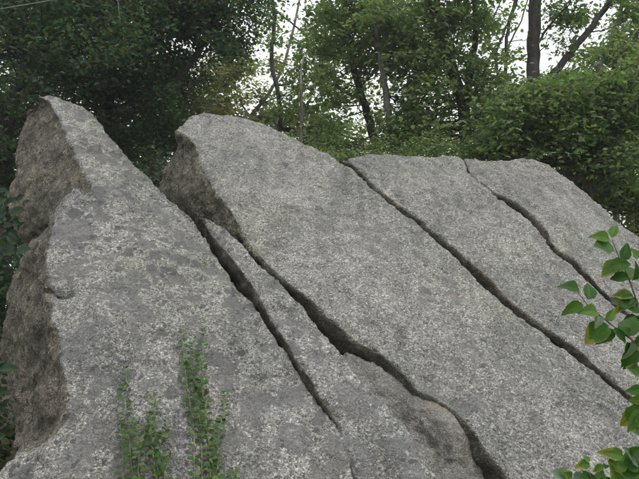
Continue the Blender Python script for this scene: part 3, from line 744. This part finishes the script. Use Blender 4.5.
# far woodland that reads as one mass
def woodland(blobs, d0, d1, size, seed, matn, name='far_woodland'):
    rng = np.random.default_rng(seed); pts = []
    for x, y, rx, ry, num in blobs:
        for _ in range(num):
            a = rng.uniform(0, 2 * math.pi); r_ = math.sqrt(rng.uniform())
            d = rng.uniform(d0, d1)
            c = P(x + rx * r_ * math.cos(a), y + ry * r_ * math.sin(a), d)
            k = 80; pts.append(c + rng.normal(0, 1, (k, 3)) * np.array([.55, .55, .32]))
    pts = np.vstack(pts); pts = pts[pts[:, 2] > gz(pts[:, 0], pts[:, 1]) + .05]
    v, f = leaf_cloud(pts, size, rng)
    o = link(name, np_mesh(name, v, f, M[matn], smooth=False)); o['kind'] = 'stuff'; return o
woodland([(40, 80, 110, 120, 150), (-80, 120, 90, 150, 90), (150, 150, 80, 50, 60), (100, 0, 90, 50, 50), (-30, 250, 80, 70, 50), (8, 150, 40, 60, 60), (10, 230, 40, 50, 40), (6, 285, 34, 50, 60), (-10, 360, 40, 50, 30), (-160, 200, 90, 130, 110), (-230, 330, 120, 60, 60)], 17, 22, .14, 31, 'leaf_dark')
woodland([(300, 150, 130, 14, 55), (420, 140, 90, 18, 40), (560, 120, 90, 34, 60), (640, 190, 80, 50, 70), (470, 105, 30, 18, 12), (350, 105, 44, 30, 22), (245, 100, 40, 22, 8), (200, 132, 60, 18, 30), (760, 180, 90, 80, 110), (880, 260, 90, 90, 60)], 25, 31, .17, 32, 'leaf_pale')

# ------------------------------------------------------------ damp air under the trees
hv = [(x, y, z) for x in (-203, 203) for y in (-123, 263) for z in (-1.6, 24)]
hm = bpy.data.meshes.new('haze')
hm.from_pydata(hv, [], [(0, 1, 3, 2), (4, 6, 7, 5), (0, 4, 5, 1), (2, 3, 7, 6), (0, 2, 6, 4), (1, 5, 7, 3)])
ht = bpy.data.materials.new('air'); ht.use_nodes = True; ht.node_tree.nodes.clear()
pv = ht.node_tree.nodes.new('ShaderNodeVolumePrincipled'); pv.inputs['Color'].default_value = (.9, .94, 1, 1); pv.inputs['Density'].default_value = .0013
pv.inputs['Anisotropy'].default_value = .3
ho = ht.node_tree.nodes.new('ShaderNodeOutputMaterial'); ht.node_tree.links.new(pv.outputs[0], ho.inputs['Volume'])
hm.materials.append(ht); hz = link('haze', hm); hz['kind'] = 'stuff'

# ------------------------------------------------------------ overhead cables
for k, (a, b, lab) in enumerate([((-140, 36, 7.5), (96, -6, 9.2), 'upper thin overhead cable crossing the top left corner of the trees'),
                                 ((-160, 32, 7.2), (150, -4, 9.2), 'lower thin overhead cable sagging across the dark trees')]):
    pa = []
    A, B_ = P(*a), P(*b)
    A = A + (A - B_) * 1.2
    for t_ in np.linspace(0, 1, 26):
        q = A + (B_ - A) * t_; q[2] -= .25 * 4 * t_ * (1 - t_) - .25; pa.append(q)
    pa = np.array(pa) + (0 if k else np.array([0, 0, .12]))
    tb = Tubes(); tb.add(pa, .0065, .0065, 6)
    o = link('overhead_cable', tb.mesh('overhead_cable', M['cable'], pa[0]), loc=pa[0]); tag(o, lab, 'cable', 'overhead cables at the top left')

# ------------------------------------------------------------ near leaves, each one an object
def leaf_mesh(name, mat, fold, curl, wid, seed, serr=.012):
    rng = np.random.default_rng(seed)
    rows = 9; cols = 6; vv = []; uvs = []
    for i in range(rows):
        t_ = i / (rows - 1)
        wd = wid * (math.sin(math.pi * min(1, t_ * .93 + .05) ** .72)) * (1 if t_ < .98 else .1)
        if i == rows - 1: wd = .004
        if i == 0: wd = .05
        for j in range(cols + 1):
            u = j / cols * 2 - 1
            e = serr * (1 if i % 2 else -1) * (abs(u) == 1) * (0 < i < rows - 1)
            z = fold * abs(u) * wd - curl * t_ * t_ + .03 * math.sin(t_ * 9 + u * 2 + seed) * abs(u)
            vv.append((u * (wd + e), t_, z)); uvs.append((j / cols, t_))
    ff = []
    for i in range(rows - 1):
        for j in range(cols):
            a = i * (cols + 1) + j; ff.append((a, a + 1, a + cols + 2, a + cols + 1))
    me = np_mesh(name, np.array(vv), np.array(ff), M[mat])
    uvl = me.uv_layers.new(name='UV'); li = np.empty(len(me.loops), np.int32); me.loops.foreach_get('vertex_index', li)
    uvl.data.foreach_set('uv', np.array(uvs, np.float32)[li].ravel()); return me
LM = {}
for mt in ('leaf_near', 'leaf_yellow', 'leaf_under', 'leaf_shade'):
    LM[mt] = [leaf_mesh('leaf', mt, f_, c_, w_, s_) for f_, c_, w_, s_ in ((.35, .12, .38, 1), (.55, .3, .34, 2), (.2, -.08, .41, 3), (.7, .22, .29, 4))]

def put_leaf(root, b, t_, mt='leaf_near', d=2.2, tilt=None, var=None, rng=None, dd=None, label=None):
    """a leaf from its stalk end b to its tip t_ (photo points), facing roughly towards the camera and up"""
    dd = rng.uniform(-.03, .03) if dd is None else dd
    B_ = P(b[0], b[1], d); T_ = P(t_[0], t_[1], d + dd)
    y = T_ - B_; L = np.linalg.norm(y); y /= L; L *= 1.02
    nn = -FWD * .8 + np.array([rng.normal(0, .25), 0, .55 + rng.normal(0, .2)]) if tilt is None else -FWD + np.array(tilt)
    z = nn - y * (nn @ y); z /= np.linalg.norm(z); x = np.cross(y, z)
    me = LM[mt][int(rng.integers(4)) if var is None else var]
    o = bpy.data.objects.new('leaf', me); COL.objects.link(o); o.parent = root
    Mx = Matrix(((x[0] * L, y[0] * L, z[0] * L, 0), (x[1] * L, y[1] * L, z[1] * L, 0), (x[2] * L, y[2] * L, z[2] * L, 0), (0, 0, 0, 1)))
    o.matrix_basis = Matrix.Translation(Vector(B_ - np.array(root.location))) @ Mx
    if label: o['label'] = label
    return o

def stem_obj(root, pts, d, r0, r1, mat='twig', name='stem', rng=None):
    tb = Tubes(); tb.add(smooth_path([P(*((q + (d,))[:3])) for q in pts], 5), r0, r1, 6)
    return link(name, tb.mesh(name, M[mat], root.location), root, (0, 0, 0))

rng = np.random.default_rng(77)
Nn, Yy, Uu = 'leaf_near', 'leaf_yellow', 'leaf_under'
# branch A: the tall one at the right edge
D = 2.25
rt = empty('leafy_twig', P(690, 560, D)); tag(rt, 'upright green twig with a paired leaf tip over the last slab near the right edge', 'twig', 'leafy twigs at the right edge')
stem_obj(rt, [(690, 560), (672, 440), (652, 350), (637, 300), (628, 275), (620, 258), (613, 240)], D, .0045, .0014, rng=rng)
for b, t_, m_ in [((613, 238), (617, 224), Nn), ((610, 240), (593, 235), Nn), ((613, 246), (594, 247), Nn), ((624, 261), (629, 243), Nn), ((621, 263), (601, 277), Yy), ((624, 264), (630, 267), Nn), ((612, 266), (631, 265), Nn),
                  ((629, 277), (611, 279), Nn), ((633, 281), (641, 264), Nn), ((634, 297), (613, 295), Yy), ((637, 300), (616, 311), Yy), ((634, 297), (612, 304), Uu),
                  ((640, 306), (620, 308), Nn), ((643, 302), (646, 320), Uu), ((640, 318), (623, 330), Nn), ((646, 335), (634, 318), Nn), ((643, 322), (656, 305), Nn), ((650, 300), (655, 280), Nn)]:
    put_leaf(rt, b, t_, m_, D, rng=rng)
# branch B: slants to the left
D = 2.15
rt = empty('leafy_twig', P(700, 520, D)); tag(rt, 'slanting twig with eight or so leaves reaching left across the long open crack', 'twig', 'leafy twigs at the right edge')
stem_obj(rt, [(700, 520), (672, 400), (650, 356), (632, 340), (612, 325), (596, 312), (588, 305), (579, 293)], D, .004, .0012, rng=rng)
for b, t_, m_ in [((580, 292), (563, 284), Nn), ((589, 300), (591, 282), Nn), ((584, 306), (562, 314), Nn), ((598, 314), (578, 310), Nn), ((601, 317), (597, 328), Uu), ((607, 321), (617, 309), Nn), ((608, 325), (586, 344), Yy),
                  ((616, 332), (596, 344), Nn), ((614, 330), (628, 343), Nn), ((626, 337), (636, 316), Nn), ((631, 338), (624, 327), Nn), ((633, 341), (628, 362), Uu), ((640, 346), (650, 332), Nn), ((598, 313), (582, 311), Nn)]:
    put_leaf(rt, b, t_, m_, D, rng=rng)
# hanging leaves
D = 2.3
rt = empty('leafy_twig', P(700, 480, D)); tag(rt, 'short twig with narrow leaves hanging folded over the rock at the right edge', 'twig', 'leafy twigs at the right edge')
stem_obj(rt, [(700, 480), (690, 400), (668, 355), (650, 340), (634, 341)], D, .0035, .0012, rng=rng)
for b, t_, m_, v_ in [((634, 342), (630, 355), Uu, 0), ((628, 343), (625.5, 371), Nn, 3), ((637, 346), (627, 370), Nn, 3), ((634, 341), (641, 352), Nn, 1)]:
    put_leaf(rt, b, t_, m_, D, var=v_, rng=rng)
# cluster of big curved leaves by the right edge
D = 2.0
rt = empty('leafy_twig', P(700, 540, D)); tag(rt, 'twig of large drooping leaves with red rims beside the end of the long crack', 'twig', 'leafy twigs at the right edge')
stem_obj(rt, [(700, 540), (688, 470), (668, 428), (650, 410), (640, 402)], D, .004, .0015, rng=rng)
for b, t_, m_ in [((645, 393), (626, 390), Nn), ((646, 402), (628, 401), Nn), ((643, 408), (621, 427), Yy), ((646, 414), (629, 430), Nn), ((648, 405), (650, 388), Nn), ((650, 418), (636, 434), Nn), ((655, 420), (664, 440), Nn)]:
    put_leaf(rt, b, t_, m_, D, rng=rng)
# low plant in the corner
D = 1.95
rt = empty('leafy_plant', P(640, 620, D)); tag(rt, 'low green and yellow leaved plant in the bottom right corner before the rock', 'plant')
for pts in ([(640, 620), (630, 520), (622, 480), (612, 463)], [(640, 620), (610, 540), (596, 490), (590, 474)], [(640, 620), (645, 520), (640, 470), (634, 455)], [(640, 620), (590, 560), (575, 510), (570, 482)]):
    stem_obj(rt, pts, D, .004, .0014, rng=rng)
for b, t_, m_ in [((624, 458), (600, 452), Yy), ((590, 464), (577, 468), Yy), ((591, 462), (584, 458), Nn), ((604, 466), (594, 473), Yy), ((606, 470), (608, 464), Nn), ((570, 478), (553, 473), Uu), ((572, 480), (565, 472), Yy), ((574, 482), (588, 478), Uu),
                  ((594, 484), (584, 472), Nn), ((600, 484), (603, 470), Nn), ((612, 470), (628, 458), Nn), ((618, 482), (612, 464), Yy), ((622, 480), (640, 468), Nn), ((628, 470), (646, 456), Nn), ((632, 456), (644, 448), Nn), ((640, 466), (628, 449), Uu),
                  ((634, 484), (628, 468), Nn), ((612, 484), (600, 480), Nn), ((640, 482), (652, 466), Nn), ((606, 490), (590, 484), Nn), ((580, 488), (566, 484), Nn), ((644, 474), (634, 478), Nn)]:
    put_leaf(rt, b, t_, m_, D, rng=rng)

for k in range(26):
    x = rng.uniform(636, 672); y = rng.uniform(255, 470); th = rng.uniform(1.2, 4.4); L = rng.uniform(13, 20)
    host = [o for o in COL.objects if o.name.startswith('leafy_twig')][k % 2]
    put_leaf(host, (x, y), (x + L * math.cos(th), y + L * math.sin(th) * .8), [Nn, Nn, Yy, Uu][k % 4], 2.25 + rng.uniform(-.12, .12), rng=rng)
# left shrub beside the outcrop, in shade
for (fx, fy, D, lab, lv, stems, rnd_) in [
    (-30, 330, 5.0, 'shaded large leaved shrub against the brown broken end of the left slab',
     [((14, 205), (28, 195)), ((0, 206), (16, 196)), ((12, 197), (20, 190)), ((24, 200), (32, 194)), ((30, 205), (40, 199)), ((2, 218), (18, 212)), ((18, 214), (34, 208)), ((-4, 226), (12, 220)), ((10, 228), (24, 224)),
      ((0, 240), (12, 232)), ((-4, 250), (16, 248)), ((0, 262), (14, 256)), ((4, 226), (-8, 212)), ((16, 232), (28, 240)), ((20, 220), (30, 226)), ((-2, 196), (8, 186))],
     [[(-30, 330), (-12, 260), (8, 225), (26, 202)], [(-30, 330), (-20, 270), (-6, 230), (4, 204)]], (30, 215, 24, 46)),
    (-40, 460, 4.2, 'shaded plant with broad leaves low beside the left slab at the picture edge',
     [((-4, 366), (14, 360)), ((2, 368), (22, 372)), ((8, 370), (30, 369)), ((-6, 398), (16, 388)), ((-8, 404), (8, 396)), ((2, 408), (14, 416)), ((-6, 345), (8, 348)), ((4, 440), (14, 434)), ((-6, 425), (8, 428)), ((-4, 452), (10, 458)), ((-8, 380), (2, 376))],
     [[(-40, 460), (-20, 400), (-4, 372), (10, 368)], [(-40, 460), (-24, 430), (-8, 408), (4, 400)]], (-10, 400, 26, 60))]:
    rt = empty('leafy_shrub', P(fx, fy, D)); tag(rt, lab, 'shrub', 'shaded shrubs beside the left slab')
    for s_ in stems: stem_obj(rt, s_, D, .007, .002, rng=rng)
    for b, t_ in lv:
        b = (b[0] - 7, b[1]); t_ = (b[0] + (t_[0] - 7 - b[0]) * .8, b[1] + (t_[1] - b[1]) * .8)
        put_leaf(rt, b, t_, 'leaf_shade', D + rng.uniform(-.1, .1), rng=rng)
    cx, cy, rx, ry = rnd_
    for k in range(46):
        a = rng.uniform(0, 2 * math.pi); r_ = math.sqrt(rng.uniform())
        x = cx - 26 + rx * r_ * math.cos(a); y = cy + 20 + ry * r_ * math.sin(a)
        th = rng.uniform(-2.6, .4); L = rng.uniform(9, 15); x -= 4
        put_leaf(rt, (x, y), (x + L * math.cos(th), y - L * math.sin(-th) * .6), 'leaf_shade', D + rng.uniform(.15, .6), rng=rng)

# ------------------------------------------------------------ climbing vines on the left slab
bm = bmesh.new()
dg = bpy.context.evaluated_depsgraph_get()
s0 = SLABS[0]
bvh = BVHTree.FromPolygons([s0.matrix_basis @ v.co for v in s0.data.vertices], [tuple(p.vertices) for p in s0.data.polygons])
def on_rock(x, y, off=.02):
    q = P(x, y, 1.0); dr = Vector(q - C0).normalized()
    h = bvh.ray_cast(CAM, dr)
    if h[0] is None: return P(x, y, dS(x, y))
    return np.array(h[0]) + np.array(h[1]) * off * .6 - np.array(dr) * off * .4
VI = [([(127, 372), (127, 385), (126, 400), (129, 430), (132, 455), (134, 500)], 1.0, 'leftmost small leaved vine creeping up the left slab face'),
      ([(123, 425), (124, 450), (124, 480), (125, 500)], .9, 'short leafy vine shoot just left of the leftmost tall vine'),
      ([(138, 420), (139, 445), (140, 470), (140, 500)], 1.1, 'short bushy vine shoot between the first vine and the pale stemmed vine'),
      ([(149, 390), (149, 410), (150, 430), (153, 455), (156, 480), (157, 505)], .55, 'vine with a thick pale bare stem, second from the left'),
      ([(157, 398), (156, 412), (152, 430), (154, 450), (160, 480), (162, 500)], .8, 'thin vine twisting just right of the pale stemmed vine'),
      ([(168, 424), (165, 435), (161, 448), (164, 470), (168, 500)], 1.1, 'short vine leaning right at the foot of the left vine cluster'),
      ([(182, 329), (183, 345), (185, 362), (187, 385), (191, 410), (194, 440), (195, 500)], .8, 'tall vine forming the left side of the larger cluster'),
      ([(192, 340), (194, 360), (195, 380), (199, 400), (201, 430), (203, 500)], 1.1, 'middle vine of the larger cluster, thick with leaves'),
      ([(205, 321), (204, 345), (203, 365), (203, 385), (204, 400), (206, 425), (209, 450), (212, 500)], .9, 'tallest vine, its thin tip reaching highest up the left slab'),
      ([(226, 394), (224, 410), (222, 425), (219, 440), (218, 465), (217, 500)], .9, 'loose short vine right of the larger vine cluster'),
      ([(215, 440), (214, 455), (213, 480), (212, 500)], 1.2, 'low leafy shoot crowding the foot of the larger vine cluster'),
      ([(236, 470), (234, 480), (233, 500)], 1.0, 'tiny vine tip just showing at the bottom right of the clusters')]
for pts, dens, lab in VI:
    pth = smooth_path([(x, y, 0) for x, y in pts], 8)[:, :2]
    pth[:, 0] += rng.normal(0, .35, len(pth))
    W = np.array([on_rock(x, y, .022) for x, y in pth])
    rt = empty('climbing_vine', W[-1]); tag(rt, lab, 'vine', 'vines climbing the left slab')
    thick = .0075 if 'pale bare' in lab else .0042
    tb = Tubes(); tb.add(W[::-1], thick, .0015, 5)
    link('stem', tb.mesh('stem', M['vine'], rt.location), rt, (0, 0, 0))
    L = []
    seg = np.linalg.norm(np.diff(W, axis=0), axis=1).sum()
    nn = int(seg / .034 * dens * .8)
    V_, F_, cnt = [], [], 0
    for k in range(nn):
        u = (k + .5) / nn * (len(W) - 1); i = int(u); f_ = u - i
        c = W[i] * (1 - f_) + W[min(i + 1, len(W) - 1)] * f_
        grow = min(1.05, .6 + (k / nn) * 1.2)
        for sd in ((-1, 1) if k % 5 else (-1, 1, 0)):
            s_ = rng.uniform(.028, .044) * grow
            dr = np.array([sd * rng.uniform(.5, 1.1) + rng.normal(0, .2), rng.uniform(-.8, .1), rng.uniform(-.2, .5)]); dr /= np.linalg.norm(dr)
            nrm = NS * .6 + np.array([rng.normal(0, .4), -.3, .6 + rng.normal(0, .3)]); nrm -= dr * (nrm @ dr); nrm /= np.linalg.norm(nrm)
            sx = np.cross(dr, nrm)
            st_ = c + dr * rng.uniform(.003, .012) + NS * rng.uniform(.005, .045)
            def q(a, b, z): return st_ + dr * a * s_ + sx * b * s_ + nrm * z * s_
            vv = [q(0, 0, 0), q(.12, .36, .1), q(.5, .47, .12), q(.85, .3, .05), q(1.02, 0, -.05), q(.85, -.3, .05), q(.5, -.47, .12), q(.12, -.36, .1), q(.5, 0, 0)]
            V_ += vv
            for a in range(8): F_.append((cnt + 8, cnt + a, cnt + (a + 1) % 8))
            cnt += 9
    link('leaves', np_mesh('leaves', np.array(V_) - np.array(rt.location), np.array(F_), M['leaf_ivy'], smooth=False), rt, (0, 0, 0))['kind'] = 'stuff'
print('tris', sum(len(m.polygons) for m in bpy.data.meshes))
